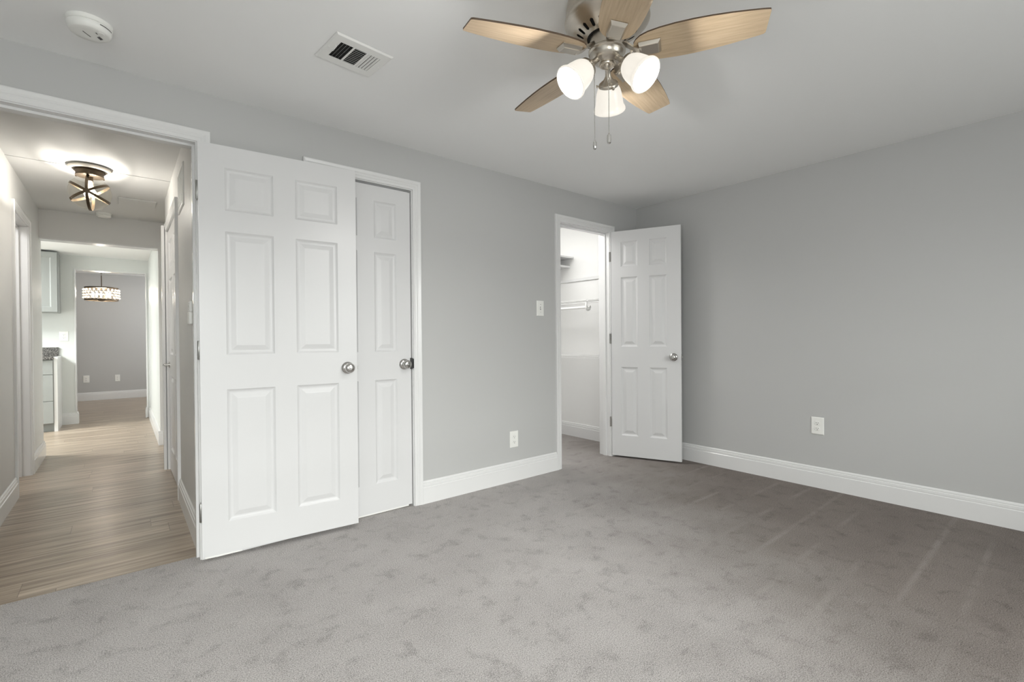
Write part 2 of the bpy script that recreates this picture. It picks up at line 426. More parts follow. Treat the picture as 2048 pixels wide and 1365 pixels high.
# hall end opening: glossy white painted head lining
b = MB(); b.box(-0.574, 0.304, 6.122, 6.258, 2.021, 2.034); struct(b.build('trim_7', 'trim'))
b = MB(); b.box(-0.470, 0.285, 8.442, 8.578, 2.011, 2.024); b.box(-0.470, -0.457, 8.442, 8.578, 0, 2.011); b.box(0.272, 0.285, 8.442, 8.578, 0, 2.011)
struct(b.build('trim_8', 'trim'))

# baseboards: profile (out from wall, height)
BP = [(0, 0), (0.016, 0), (0.016, 0.104), (0.012, 0.109), (0.0135, 0.113), (0.0125, 0.127), (0.008, 0.131), (0.0095, 0.135), (0.0075, 0.142), (0.003, 0.147), (0, 0.147)]
def baseboards(name, runs):
    """runs: (x0,y0,x1,y1,nx,ny, z): straight runs, normal pointing into the room"""
    b = MB()
    for x0, y0, x1, y1, nx, ny, z in runs:
        b.rings([[(x + nx*t, y + ny*t, z + h) for t, h in BP] for x, y in ((x0, y0), (x1, y1))], 0, True, True, True)
    return struct(b.build(name, 'trim'))
baseboards('baseboard_back', [(0.352+0.002, WA, 0.791, WA, 0, -1, 0), (1.511, WA, 2.735, WA, 0, -1, 0), (3.480, WA, WB, WA, 0, -1, 0), (-1.7, WA, -0.54, WA, 0, -1, 0)])
baseboards('baseboard_right', [(WB, -1.5, WB, WA-0.016, -1, 0, 0)])
baseboards('baseboard_left', [(-1.7, -1.5, -1.7, WA-0.016, 1, 0, 0)])
baseboards('baseboard_front', [(-1.684, -1.5, WB-0.016, -1.5, 0, 1, 0)])
baseboards('baseboard_closet', [(WB, WA+TH, WB, 3.98, -1, 0, 0), (2.45, 3.98, WB-0.016, 3.98, 0, -1, 0)])
baseboards('baseboard_hall_left', [(-0.575, 2.96, -0.575, 4.712, 1, 0, -0.004), (-0.575, 5.520, -0.575, 6.28, 1, 0, -0.004), (-0.575, 6.28, -0.695, 6.28, 0, 1, -0.004)])
baseboards('baseboard_hall_right', [(0.305, 2.96, 0.305, 3.93, -1, 0, -0.004), (0.375, 5.11, 0.375, 6.13, -1, 0, -0.004), (0.289, 6.13, 0.375, 6.13, 0, -1, -0.004)])
baseboards('baseboard_kitchen', [(0.305, 6.13, 0.305, 8.434, -1, 0, -0.004), (-0.598, 8.45, -0.455, 8.45, 0, -1, -0.004), (-0.457, 8.4405, -0.457, 8.58, 1, 0, -0.004), (0.272, 8.4405, 0.272, 8.58, -1, 0, -0.004)])
baseboards('baseboard_dining', [(-3.08, 11.55, 1.6, 11.55, 0, -1, -0.004)])

# door casings: profile (out from opening edge, thickness)
CP = [(0, 0), (0, 0.008), (0.003, 0.010), (0.016, 0.0105), (0.020, 0.0125), (0.026, 0.0125), (0.030, 0.011), (0.038, 0.0155), (0.050, 0.0175), (0.055, 0.0165), (0.057, 0.013), (0.057, 0)]
def casing(b, P, u0, u1, ztop, ts=1.0, z0=0.0):
    """P(u, t, z) maps to world; t is out of the wall"""
    rr = []
    for k in range(4):
        ring = []
        for o, t in CP:
            u = (u0 - o) if k in (0, 1) else (u1 + o); z = z0 if k in (0, 3) else ztop + o
            ring.append(P(u, t*ts, z))
        rr.append(ring)
    b.rings(rr, 0, True, True, True)
def jamb(b, P, u0, u1, ztop, depth, th=0.018, stop=None, z0=0.0):
    """lining boards; P(u, d, z) with d into the wall; stop=(d0,d1) stop strip"""
    def bx(a0, a1, d0, d1, c0, c1):
        p = [P(a, d, c) for c in (c0, c1) for d in (d0, d1) for a in (a0, a1)]
        ids = [b.vert(q) for q in p]
        for q in ((0, 2, 3, 1), (4, 5, 7, 6), (0, 1, 5, 4), (2, 6, 7, 3), (0, 4, 6, 2), (1, 3, 7, 5)): b.face([ids[i] for i in q])
    bx(u0-th, u0, 0, depth, z0, ztop+th); bx(u1, u1+th, 0, depth, z0, ztop+th); bx(u0, u1, 0, depth, ztop, ztop+th)
    if stop:
        d0, d1 = stop; s = 0.011
        bx(u0, u0+s, d0, d1, z0, ztop-s); bx(u1-s, u1, d0, d1, z0, ztop-s); bx(u0, u1, d0, d1, ztop-s, ztop)

PA = lambda u, t, z: (u, WA - t, z)          # out of the back wall, into the bedroom
PAi = lambda u, d, z: (u, WA + d, z)
PAo = lambda u, t, z: (u, WA + TH + t, z)
def door_trim(name, u0, u1, ztop, ts=1.0, stop=(0.04, 0.076), both=True):
    b = MB(); casing(b, PA, u0-0.005, u1+0.005, ztop+0.005, ts)
    if both: casing(b, PAo, u0-0.005, u1+0.005, ztop+0.005)
    o = struct(b.build(name, 'trim'))
    b = MB(); jamb(b, PAi, u0, u1, ztop, TH, 0.018, stop)
    b.build('jamb', 'trim', o)
    return o
t1 = door_trim('trim_1', -0.475, 0.290, 2.048, 0.75)
t2 = door_trim('trim_2', 0.850, 1.450, 2.030, 1.0, (0.05, 0.085))
t3 = door_trim('trim_3', 2.795, 3.418, 2.022)
b = MB(); b.box(1.4385, 1.4505, WA-0.004, WA+0.022, 0.885, 0.955); b.box(1.449, 1.4535, WA-0.0125, WA+0.002, 0.89, 0.95)
b.build('strike_plate', 'slot', t2)

# left hall doorway
PL = lambda u, t, z: (-0.575 + t, u, z)
PLi = lambda u, d, z: (-0.575 - d, u, z)
b = MB(); casing(b, PL, 4.777, 5.453, 2.008, 1.0, -0.004); o = struct(b.build('trim_4', 'trim'))
b = MB(); jamb(b, PLi, 4.780, 5.450, 2.003, TH, 0.018, (0.05, 0.085), -0.004); b.build('jamb', 'trim', o)
# right hall closet doorway
PR = lambda u, t, z: (0.305 - t, u, z)
PRi = lambda u, d, z: (0.305 + d, u, z)
b = MB(); casing(b, PR, 3.990, 4.930, 1.992, 1.1, -0.004)
b.box(0.268, 0.288, 4.935, 4.985, -0.004, 2.04)
o = struct(b.build('trim_5', 'trim'))
b = MB(); jamb(b, PRi, 3.993, 4.927, 1.988, TH, 0.018, (0.045, 0.08), -0.004); b.build('jamb', 'trim', o)

# bedroom windows behind the camera
for n_, (x0, x1) in enumerate(((-1.25, 0.15), (1.3, 2.7)), 1):
    b = MB()
    for a0, a1, c0, c1 in ((x0, x0+0.05, 0.8, 2.0), (x1-0.05, x1, 0.8, 2.0), (x0+0.05, x1-0.05, 0.8, 0.85), (x0+0.05, x1-0.05, 1.95, 2.0), (x0+0.05, x1-0.05, 1.38, 1.42)):
        b.box(a0, a1, -1.59, -1.53, c0, c1)
    o = struct(b.build('window_%d' % n_, 'trim'))
    b = MB()
    for a0, a1, c0, c1 in ((x0-0.06, x0, 0.74, 2.06), (x1, x1+0.06, 0.74, 2.06), (x0, x1, 0.74, 0.8), (x0, x1, 2.0, 2.06)):
        b.box(a0, a1, -1.5, -1.482, c0, c1)
    b.build('casing', 'trim', o)
    b = MB(); b.box(x0+0.05, x1-0.05, -1.562, -1.558, 0.85, 1.38); b.box(x0+0.05, x1-0.05, -1.562, -1.558, 1.42, 1.95)
    b.build('pane', 'glass', o)
y0, y1 = -1.05, 0.35  # left-hand window, added to throw light on the right-hand wall
b = MB()
for a0, a1, c0, c1 in ((y0, y0+0.05, 0.8, 2.0), (y1-0.05, y1, 0.8, 2.0), (y0+0.05, y1-0.05, 0.8, 0.85), (y0+0.05, y1-0.05, 1.95, 2.0), (y0+0.05, y1-0.05, 1.38, 1.42)):
    b.box(-1.79, -1.73, a0, a1, c0, c1)
o = struct(b.build('window_3', 'trim'))
b = MB()
for a0, a1, c0, c1 in ((y0-0.06, y0, 0.74, 2.06), (y1, y1+0.06, 0.74, 2.06), (y0, y1, 0.74, 0.8), (y0, y1, 2.0, 2.06)):
    b.box(-1.7, -1.682, a0, a1, c0, c1)
b.build('casing', 'trim', o)
b = MB(); b.box(-1.762, -1.758, y0+0.05, y1-0.05, 0.85, 1.38); b.box(-1.762, -1.758, y0+0.05, y1-0.05, 1.42, 1.95)
b.build('pane', 'glass', o)

# ------------------------------------------------------------------ six-panel doors
def door_leaf(name, w, h, t, px, pz, mats='door', **kw):
    """local: x from hinge edge, y 0 (seen face) .. t, z 0..h ; px/pz lists of panel intervals"""
    b = MB()
    xs = sorted({0, w, *[a for p in px for a in p]}); zs = sorted({0, h, *[a for p in pz for a in p]})
    prof = [(0.0, 0.0), (0.004, 0.0035), (0.010, 0.0075), (0.016, 0.009), (0.022, 0.009), (0.044, 0.002), (0.047, 0.0015)]
    for side in (0, 1):
        Y = (lambda d: d) if side == 0 else (lambda d: t - d)
        for i in range(len(xs)-1):
            for k in range(len(zs)-1):
                a0, a1, c0, c1 = xs[i], xs[i+1], zs[k], zs[k+1]
                if (a0, a1) in px and (c0, c1) in pz:
                    rr = [[(a0+o, Y(d), c0+o), (a1-o, Y(d), c0+o), (a1-o, Y(d), c1-o), (a0+o, Y(d), c1-o)] for o, d in prof]
                    b.rings(rr, 0, True, False, True)
                else:
                    b.poly([(a0, Y(0), c0), (a1, Y(0), c0), (a1, Y(0), c1), (a0, Y(0), c1)])
    for i in range(len(xs)-1):
        for z in (0, h): b.poly([(xs[i], 0, z), (xs[i+1], 0, z), (xs[i+1], t, z), (xs[i], t, z)])
    for k in range(len(zs)-1):
        for x in (0, w): b.poly([(x, 0, zs[k]), (x, 0, zs[k+1]), (x, t, zs[k+1]), (x, t, zs[k])])
    return struct(b.build(name, mats, **kw))

KP = [(0, 0.0), (0, 0.034), (0.003, 0.0345), (0.008, 0.031), (0.012, 0.024), (0.014, 0.015), (0.024, 0.013), (0.028, 0.017), (0.033, 0.0245), (0.041, 0.0275), (0.050, 0.0265), (0.056, 0.0215), (0.059, 0.015), (0.0595, 0.010), (0.0580, 0.0092), (0.0580, 0.0)]
def knob(parent, x, z, y, sgn, privacy=False):
    b = MB(); b.lathe(KP, (x, y, z), (0, sgn, 0), 28)
    if privacy: b.lathe([(0.058, 0.0), (0.058, 0.0055), (0.0625, 0.005), (0.063, 0.0)], (x, y, z), (0, sgn, 0), 12)
    return b.build('knob', 'chrome', parent, True)
def hinge(parent, z, x=0.0, y=0.0):
    """knuckle on the hinge edge with a leaf on the edge of the door"""
    b = MB()
    b.lathe([(-0.046, 0.0), (-0.046, 0.0042), (-0.044, 0.0058), (0.044, 0.0058), (0.046, 0.0042), (0.046, 0.0)], (x, y, z), (0, 0, 1), 12)
    b.box(x-0.0022, x-0.0004, y+0.002, y+0.031, z-0.0445, z+0.0445)
    return b.build('hinge', 'steel', parent, True)

PZ = [(0.175, 0.812), (0.985, 1.597), (1.685, 1.912)]
# door_1: bedroom door folded back against the wall
d1 = door_leaf('door_1', 0.755, 2.020, 0.030, [(0.111, 0.329), (0.435, 0.653)], [(0.155, 0.812), (0.985, 1.597), (1.700, 1.912)], loc=(0.2935, 2.741, 0.022), rotz=R(-4.2))
knob(d1, 0.702, 0.895, 0.0, -1, True); knob(d1, 0.702, 0.895, 0.030, 1).name = 'knob'
b = MB(); b.box(0.7542, 0.7562, 0.004, 0.026, 0.867, 0.923); b.box(0.755, 0.765, 0.010, 0.020, 0.886, 0.904); b.build('latch', 'steel', d1)
for z in (0.22, 1.01, 1.785): hinge(d1, z, -0.004, 0.004)
b = MB(); b.box(0.012, 0.17, 0.002, 0.028, -0.008, 0.0015); b.build('bottom_strip', 'plastic', d1)

# door_2: shut closet door behind it
d2 = door_leaf('door_2', 0.592, 2.002, 0.035, [(0.100, 0.245), (0.350, 0.495)], PZ, loc=(0.853, 2.797, 0.014))
knob(d2, 0.545, 0.903, 0.0, -1, True)
b = MB(); b.box(0.02, 0.57, 0.004, 0.03, -0.010, 0.001); b.build('bottom_seal', 'plastic', d2)

# door_3: walk-in closet door standing open
d3 = door_leaf('door_3', 0.596, 2.008, 0.035, [(0.086, 0.233), (0.335, 0.481)], [(0.185, 0.795), (0.978, 1.595), (1.688, 1.912)], loc=(3.4215, 2.766, 0.016), rotz=math.atan2(-0.917, 0.398))
knob(d3, 0.535, 0.888, 0.0, -1); knob(d3, 0.535, 0.888, 0.035, 1)
b = MB(); b.box(0.5955, 0.5975, 0.006, 0.029, 0.860, 0.916); b.box(0.596, 0.606, 0.011, 0.022, 0.880, 0.898); b.build('latch', 'steel', d3)
for z in (0.30, 1.05, 1.785):
    b = MB()
    b.box(-0.0022, -0.0003, 0.002, 0.032, z-0.0445, z+0.0445)
    b.lathe([(-0.045, 0.0), (-0.045, 0.0055), (0.045, 0.0055), (0.045, 0.0)], (-0.004, 0.036, z), (0, 0, 1), 12)
    b.box(-0.020, -0.004, -0.0012, 0.0012, z-0.0445, z+0.0445)
    for q in (-0.028, 0.0, 0.028): b.lathe([(0.0, 0.0032), (0.0016, 0.0026), (0.0016, 0.0)], (-0.012, -0.001, z+q), (0, -1, 0), 8)
    b.build('hinge', 'chrome', d3, True)

# door_4: closet door in the right side of the hall
d4 = door_leaf('door_4', 0.926, 1.980, 0.035, [(0.11, 0.40), (0.52, 0.815)], [(0.185, 0.79), (0.965, 1.575), (1.66, 1.88)], loc=(0.310, 4.923, 0.002), rotz=R(-90))
# lever handle near the far edge (local -y is out of the door)
b = MB(); b.lathe([(0, 0.0), (0, 0.026), (0.006, 0.026), (0.008, 0.011), (0.042, 0.010), (0.044, 0.0)], (0.065, 0.0, 0.875), (0, -1, 0), 18)
b.tube([(0.065, -0.038, 0.875), (0.10, -0.042, 0.876), (0.165, -0.036, 0.874)], 0.008, 10)
b.build('lever_handle', 'chrome', d4, True)

# ------------------------------------------------------------------ wall plates
def P_wall(kind):
    return kind
def outlet(loc, rotz, label, cat='outlet', group=None, w=0.079, h=0.122):
    """local: x along wall, y out of wall is -y, z up; origin at plate centre on the wall"""
    e = tag(empty('wall_outlet', loc, (0, 0, rotz)), label, cat, group)
    b = MB(); hw, hh = w/2, h/2
    b.rings([[(sx*(hw-o), -t, sz*(hh-o)) for sx, sz in ((-1, -1), (1, -1), (1, 1), (-1, 1))] for o, t in ((0, 0), (0, 0.003), (0.003, 0.0055), (0.005, 0.006))], 0, True, True, True)
    b.build('cover_plate', 'plastic', e)
    for s_ in (-1, 1):
        b = MB(); cz = s_*0.0195
        pts = []
        for k in range(24):
            a = 2*math.pi*k/24; pts.append((0.0172*math.cos(a), max(-0.0135, min(0.0135, 0.0172*math.sin(a)))))
        b.rings([[(x*q, -t, cz + z*q) for x, z in pts] for q, t in ((1, 0.0055), (1, 0.0082), (0.93, 0.0088))], 0, True, False, True)
        for dx, hgt in ((-0.0063, 0.008), (0.0063, 0.0065)): b.box(dx-0.0012, dx+0.0012, -0.0091, -0.0086, cz-0.001-hgt/2+0.003, cz-0.001+hgt/2+0.003, 1)
        b.lathe([(0.0086, 0.0028), (0.0091, 0.0028), (0.0091, 0)], (0, 0, cz-0.0085), (0, -1, 0), 10, 1)
        b.build('receptacle', ['plastic', 'slot'], e)
    b = MB(); b.lathe([(0.0055, 0.0035), (0.0072, 0.0028), (0.0074, 0)], (0, 0, 0), (0, -1, 0), 12); b.build('screw', 'plastic', e, True)
    return e
def switch(loc, rotz, label, w=0.074, h=0.120):
    e = tag(empty('light_switch', loc, (0, 0, rotz)), label, 'light switch')
    b = MB(); hw, hh = w/2, h/2
    b.rings([[(sx*(hw-o), -t, sz*(hh-o)) for sx, sz in ((-1, -1), (1, -1), (1, 1), (-1, 1))] for o, t in ((0, 0), (0, 0.003), (0.003, 0.0055), (0.005, 0.006))], 0, True, True, True)
    b.build('cover_plate', 'plastic', e)
    b = MB(); b.box(-0.0055, 0.0055, -0.0066, -0.0055, -0.0125, 0.0125, 1)
    b.rings([[(-0.0042, -0.006, z0), (0.0042, -0.006, z0), (0.0042, -0.006, z1), (-0.0042, -0.006, z1)] if k == 0 else [(-0.0035, -0.018, z0+0.010), (0.0035, -0.018, z0+0.010), (0.0035, -0.018, z1+0.003), (-0.0035, -0.018, z1+0.003)] for k, (z0, z1) in enumerate(((-0.009, 0.009), (-0.009, 0.009)))], 0, True, False, True)
    b.build('toggle', ['plastic', 'slot'], e)
    for s_ in (-0.030, 0.030):
        b = MB(); b.lathe([(0.0055, 0.0032), (0.007, 0.0026), (0.0072, 0)], (0, 0, s_), (0, -1, 0), 10); b.build('screw', 'chrome', e, True)
    return e
switch((2.566, WA, 1.311), 0, 'white toggle light switch on grey wall just left of the walk-in closet doorway')
outlet((2.288, WA, 0.314), 0, 'white double outlet low on the grey wall left of the walk-in closet doorway')
outlet((WB, 1.2525, 0.4385), R(-90), 'white double outlet low on the bare right-hand wall', w=0.080, h=0.122)
outlet((-0.495, 11.55, 0.386), 0, 'left white outlet on the far dining room wall under the chandelier', w=0.086, h=0.128)
outlet((-0.060, 11.55, 0.383), 0, 'right white outlet on the far dining room wall, beside the doorway edge', w=0.072, h=0.122)
outlet((-0.572, 8.45, 1.142), 0, 'white outlet on the kitchen wall above the granite backsplash end', w=0.088, h=0.126)

# hall thermostat-like control in a cradle
e = tag(empty('wall_control', (0.305, 3.17, 1.23), (0, 0, R(-90))), 'slim off-white wall control with ribbed upper half beside the bedroom door jamb', 'wall control')
b = MB(); b.box(-0.032, 0.032, -0.018, 0.0, -0.062, 0.008, 0, 0.004); b.build('holder', 'plastic', e)
b = MB(); b.box(-0.028, 0.028, -0.014, 0.0, 0.008, 0.066, 0, 0.003)
for k in range(7): b.box(-0.026, 0.026, -0.0165, -0.0138, 0.012+k*0.0075, 0.0155+k*0.0075, 0)
b.build('ribbed_body', 'vinyl', e)

# ------------------------------------------------------------------ vents, detectors, hatch
def smoke_detector(loc, rot, label, r=0.068, hgt=0.042, detailed=True):
    e = tag(empty('smoke_detector', loc, (0, 0, rot)), label, 'smoke detector', None)
    b = MB(); b.lathe([(0, 0), (0, r), (-0.005, r*1.0), (-0.010, r*0.985), (-0.014, r*0.93), (-0.014, 0)], (0, 0, 0), (0, 0, 1), 48)
    b.build('mounting_base', 'plastic', e, True)
    b = MB(); b.lathe([(-0.013, 0.0), (-0.013, r*0.90), (-0.018, r*0.965), (-0.030, r*0.95), (-hgt+0.004, r*0.88), (-hgt, r*0.80), (-hgt, r*0.5), (-hgt-0.001, 0)], (0, 0, 0), (0, 0, 1), 48)
    b.build('cover', 'plastic', e, True)
    if detailed:
        def slit(name, cx, cy, ln, wd, ang):
            b = MB(); u = Vector((math.cos(R(ang)), math.sin(R(ang)), 0))*ln/2; q = Vector((-math.sin(R(ang)), math.cos(R(ang)), 0))*wd/2; c = Vector((cx, cy, 0))
            b.prism([(p.x, p.y) for p in (c-u-q, c+u-q, c+u+q, c-u+q)], -hgt-0.0012, -hgt+0.001); b.build(name, 'slot', e)
        slit('long_slot', -0.0085, 0.003, 0.036, 0.003, 53)
        for k in range(4): slit('sounder_slot', 0.026+k*0.0045*math.cos(R(53)), 0.002+k*0.0055*math.sin(R(53)), 0.012, 0.0026, -50)
        slit('indicator_light', 0.021, -0.022, 0.009, 0.003, 53)
        b = MB()
        for k in range(5):
            a0, a1 = R(-62+k*9), R(-62+(k+1)*9)
            b.poly([(r*0.971*math.cos(a), r*0.971*math.sin(a), z) for a, z in ((a0, -0.0215), (a1, -0.0215), (a1, -0.0245), (a0, -0.0245))])
        b.build('side_slot', 'slot', e)
        b = MB(); b.lathe([(-hgt-0.0015, 0.0), (-hgt-0.0018, 0.010), (-hgt+0.001, 0.012)], (0.033, -0.026, 0), (0, 0, 1), 20); b.build('test_button', 'plastic', e, True)
    return e
smoke_detector((-0.081, 2.443, H), 0, 'white round smoke detector on the bedroom ceiling above the hall doorway', 0.070, 0.043)
smoke_detector((-0.115, 5.99, H-0.005), 0, 'small white smoke detector on the hall ceiling behind the globe light', 0.057, 0.036, False)

# ceiling register
e = tag(empty('ceiling_vent', (0.790, 2.022, H), (0, 0, R(5.3))), 'white rectangular louvred air vent on the bedroom ceiling left of the fan', 'air vent')
FW, FH = 0.126, 0.108
b = MB()
groups = [(-0.088, -0.034), (-0.026, 0.026), (0.034, 0.088)]
xs = sorted([-FW+0.006, FW-0.006] + [q for g in groups for q in g]); 
zt, zb = 0.0, -0.006
for i in range(len(xs)-1):
    if (xs[i], xs[i+1]) in groups:
        b.box(xs[i], xs[i+1], -FH+0.006, -0.062, -0.007, -0.005); b.box(xs[i], xs[i+1], 0.062, FH-0.006, -0.007, -0.005)
    else: b.box(xs[i], xs[i+1], -FH+0.006, FH-0.006, -0.007, -0.005)
ol = [[(sx*(FW-o), sy*(FH-o), z) for sx, sy in ((-1, -1), (1, -1), (1, 1), (-1, 1))] for o, z in ((0, -0.0005), (0, -0.002), (0.006, -0.007), (0.006, -0.005))]
b.rings(ol, 0, True, False, False)
b.build('frame', 'vinyl', e)
b = MB(); b.box(-0.092, 0.092, -0.066, 0.066, -0.0015, -0.0008); b.build('duct_opening', 'dark', e)
def louvre(x0, x1, y0, y1, tilt_axis, ang):
    b = MB(); hw = (x1-x0)/2; hh = (y1-y0)/2; cx, cy = (x0+x1)/2, (y0+y1)/2
    if tilt_axis == 'x':
        c_, s_ = math.cos(ang)*hh, math.sin(ang)*0.003
        pts = [(cx-hw, cy-c_, -0.0055-s_), (cx+hw, cy-c_, -0.0055-s_), (cx+hw, cy+c_, -0.0055+s_), (cx-hw, cy+c_, -0.0055+s_)]
    else:
        c_, s_ = math.cos(ang)*hw, math.sin(ang)*0.003
        pts = [(cx-c_, cy-hh, -0.0055-s_), (cx+c_, cy-hh, -0.0055+s_), (cx+c_, cy+hh, -0.0055+s_), (cx-c_, cy+hh, -0.0055-s_)]
    ids = [b.vert(p) for p in pts] + [b.vert((p[0], p[1], p[2]+0.0008)) for p in pts]
    for q in ((0, 1, 2, 3), (7, 6, 5, 4), (0, 4, 5, 1), (1, 5, 6, 2), (2, 6, 7, 3), (3, 7, 4, 0)): b.face([ids[i] for i in q])
    return b.build('louvre', 'vinyl', e)
for k in range(5): louvre(-0.090+k*0.0135, -0.0858+k*0.0135, -0.062, 0.062, 'y', 0.8)
for k in range(10): louvre(-0.026, 0.026, -0.0585+k*0.0125, -0.0515+k*0.0125, 'x', 0.7)
for k in range(4): louvre(0.036+k*0.0135, 0.0465+k*0.0135, -0.062, 0.062, 'y', -0.8)
b = MB(); b.tube([(-0.096, -0.03, -0.007), (-0.096, -0.034, -0.016), (-0.096, 0.0, -0.018), (-0.094, 0.01, -0.007)], 0.0018, 6); b.build('damper_lever', 'vinyl', e, True)
for s_ in (-0.112, 0.112):
    b = MB(); b.lathe([(-0.007, 0.004), (-0.0085, 0.003), (-0.0088, 0)], (s_, 0, 0), (0, 0, 1), 12); b.build('screw', 'vinyl', e, True)

# attic hatch in the hall ceiling
b = MB(); b.box(-0.008, 0.252, 5.215, 5.47, H-0.013, H-0.006, 0, 0.002)
tag(b.build('ceiling_hatch', 'ceiling_hall'), 'thin flat white panel on the hall ceiling right of the globe light', 'ceiling panel')

# return air grille, hall right wall
e = tag(empty('return_air_grille', (0.305, 3.66, 2.035), (0, 0, R(-90))), 'white slatted return air grille high on the right hall wall', 'air grille')
gw, gh = 0.165, 0.130
b = MB()
b.rings([[(sx*(gw-o), -t, sz*(gh-o)) for sx, sz in ((-1, -1), (1, -1), (1, 1), (-1, 1))] for o, t in ((0, 0), (0, 0.003), (0.006, 0.008), (0.022, 0.008), (0.024, 0.002))], 0, True, False, False)
b.build('frame', 'vinyl', e)
b = MB(); b.box(-gw+0.02, gw-0.02, -0.0015, -0.0008, -gh+0.02, gh-0.02); b.build('backing', 'slot', e)
for k in range(14):
    z = -gh+0.030+k*0.0150
    b = MB(); b.box(-gw+0.023, gw-0.023, -0.0065, -0.0025, z, z+0.0075); b.build('slat', 'vinyl', e)
for k in range(7):
    x = -gw+0.058+k*0.0358
    b = MB(); b.box(x, x+0.006, -0.0072, -0.0015, -gh+0.024, gh-0.024); b.build('divider', 'vinyl', e)

# ------------------------------------------------------------------ ceiling fan
FX, FY = 1.374, 1.124
fan = tag(empty('ceiling_fan', (FX, FY, H)), 'brushed nickel ceiling fan with five oak blades and three lit glass shades', 'ceiling fan')
def holed_lathe(b, prof, hole, seg=160, mat=0):
    """surface of revolution about z with holes; hole(i_seg, j_prof)->bool"""
    ids = [[b.vert(r*math.cos(2*math.pi*i/seg), r*math.sin(2*math.pi*i/seg), z) for i in range(seg)] for z, r in prof]
    for j in range(len(prof)-1):
        for i in range(seg):
            if hole(i, j): continue
            k = (i+1) % seg; b.face((ids[j][i], ids[j][k], ids[j+1][k], ids[j+1][i]), mat)
# motor housing
b = MB()
prof = [(0.0, 0.140), (-0.012, 0.143), (-0.026, 0.1455), (-0.032, 0.146), (-0.050, 0.147), (-0.054, 0.147), (-0.066, 0.1475), (-0.071, 0.1515), (-0.077, 0.1525), (-0.083, 0.150), (-0.092, 0.141), (-0.101, 0.130), (-0.109, 0.1185)]
holed_lathe(b, prof, lambda i, j: 3 <= j <= 3 and i % 32 < 12 and i % 3 != 2, 192)
b.lathe([(-0.026, 0.1435), (-0.056, 0.1435)], (0, 0, 0), (0, 0, 1), 64, 1)
b.build('motor_housing', ['nickel', 'dark'], fan, True)
# slotted ring under the motor
b = MB()
prof = [(-0.109, 0.1185), (-0.1105, 0.116), (-0.1155, 0.108), (-0.117, 0.1055), (-0.1185, 0.103), (-0.123, 0.096), (-0.1285, 0.088), (-0.130, 0.0855), (-0.131, 0.083), (-0.135, 0.074), (-0.136, 0.071)]
def slots(i, j):
    q = i % 10
    return (3 <= j <= 6 and 3 <= q <= 6) or (j in (2, 7) and q in (4, 5))
holed_lathe(b, prof, slots, 200)
b.lathe([(-0.104, 0.112), (-0.128, 0.070)], (0, 0, 0), (0, 0, 1), 64, 1)
b.lathe([(-0.1345, 0.0725), (-0.1345, 0.05)], (0, 0, 0), (0, 0, 1), 64, 1)
b.build('slotted_ring', ['nickel', 'dark'], fan, True)
# rotor hub
b = MB(); b.lathe([(-0.130, 0.0), (-0.130, 0.060), (-0.142, 0.061), (-0.178, 0.061), (-0.181, 0.058), (-0.181, 0)], (0, 0, 0), (0, 0, 1), 48)
b.build('rotor_hub', 'nickel', fan, True)

# blades (local x = radial); CCW edge (+y) hangs lower
PITCH = R(12); ZB = -0.196
def blade_outline():
    st = [(0.098, 0.026), (0.106, 0.040), (0.122, 0.054), (0.150, 0.065), (0.190, 0.072), (0.240, 0.0760), (0.300, 0.0765), (0.360, 0.0735), (0.420, 0.0675), (0.470, 0.0605), (0.512, 0.0540), (0.524, 0.0515)]
    up = st + [(0.529, 0.048), (0.5305, 0.043)]
    lo = st + [(0.534, 0.049), (0.536, 0.044)]
    return [(x*0.978, y*0.96) for x, y in up] + [(x*0.978, -y*0.96) for x, y in lo[::-1]]
outl = blade_outline()
def pitched(p, zoff):
    x, y = p; return (x, y*math.cos(PITCH) - zoff*math.sin(PITCH)*-1, ZB - y*math.sin(PITCH) + zoff*math.cos(PITCH))
b = MB(); n = len(outl); t_ = 0.006
cen = [sum(p[0] for p in outl)/n, 0.0]
lo_ = [b.vert(pitched(p, 0.0)) for p in outl]; up_ = [b.vert(pitched(p, t_)) for p in outl]
b.face(lo_[::-1], 0); b.face(up_, 0)
for i in range(n): b.face((lo_[i], lo_[(i+1) % n], up_[(i+1) % n], up_[i]), 1)
blade0 = b.build('blade', ['blade', 'blade_edge'], fan)
# blade iron: arm from the hub and a raised tapered pad under the blade
b = MB()
def pad_ring(hw, x0, x1, zoff):
    return [pitched(p, zoff) for p in ((x0, -hw), (x1, -hw), (x1, hw), (x0, hw))]
b.rings([pad_ring(0.0290, 0.112, 0.186, 0.0), pad_ring(0.0290, 0.112, 0.187, -0.003), pad_ring(0.0235, 0.114, 0.180, -0.013), pad_ring(0.0215, 0.116, 0.178, -0.0145)], 0, True, True, True)
arm = [(0.056, 0.016, -0.168, 0.007), (0.074, 0.0165, -0.180, 0.008), (0.092, 0.017, -0.196, 0.009), (0.110, 0.0185, -0.206, 0.009), (0.122, 0.0205, -0.2085, 0.007)]
b.rings([[(x, -hw, z), (x, hw, z - (0.2*hw if x > 0.1 else 0)), (x, hw*0.8, z+th), (x, -hw*0.8, z+th)] for x, hw, z, th in arm], 0, True, True, True)
b.build('blade_iron', 'nickel', blade0)
BANG = [160.0, 232.0, -59.4, 13.1, 85.3]
blade0.rotation_euler[2] = R(BANG[0])
for a in BANG[1:]:
    c_ = copy_tree(blade0, fan); c_.rotation_euler[2] = R(a)

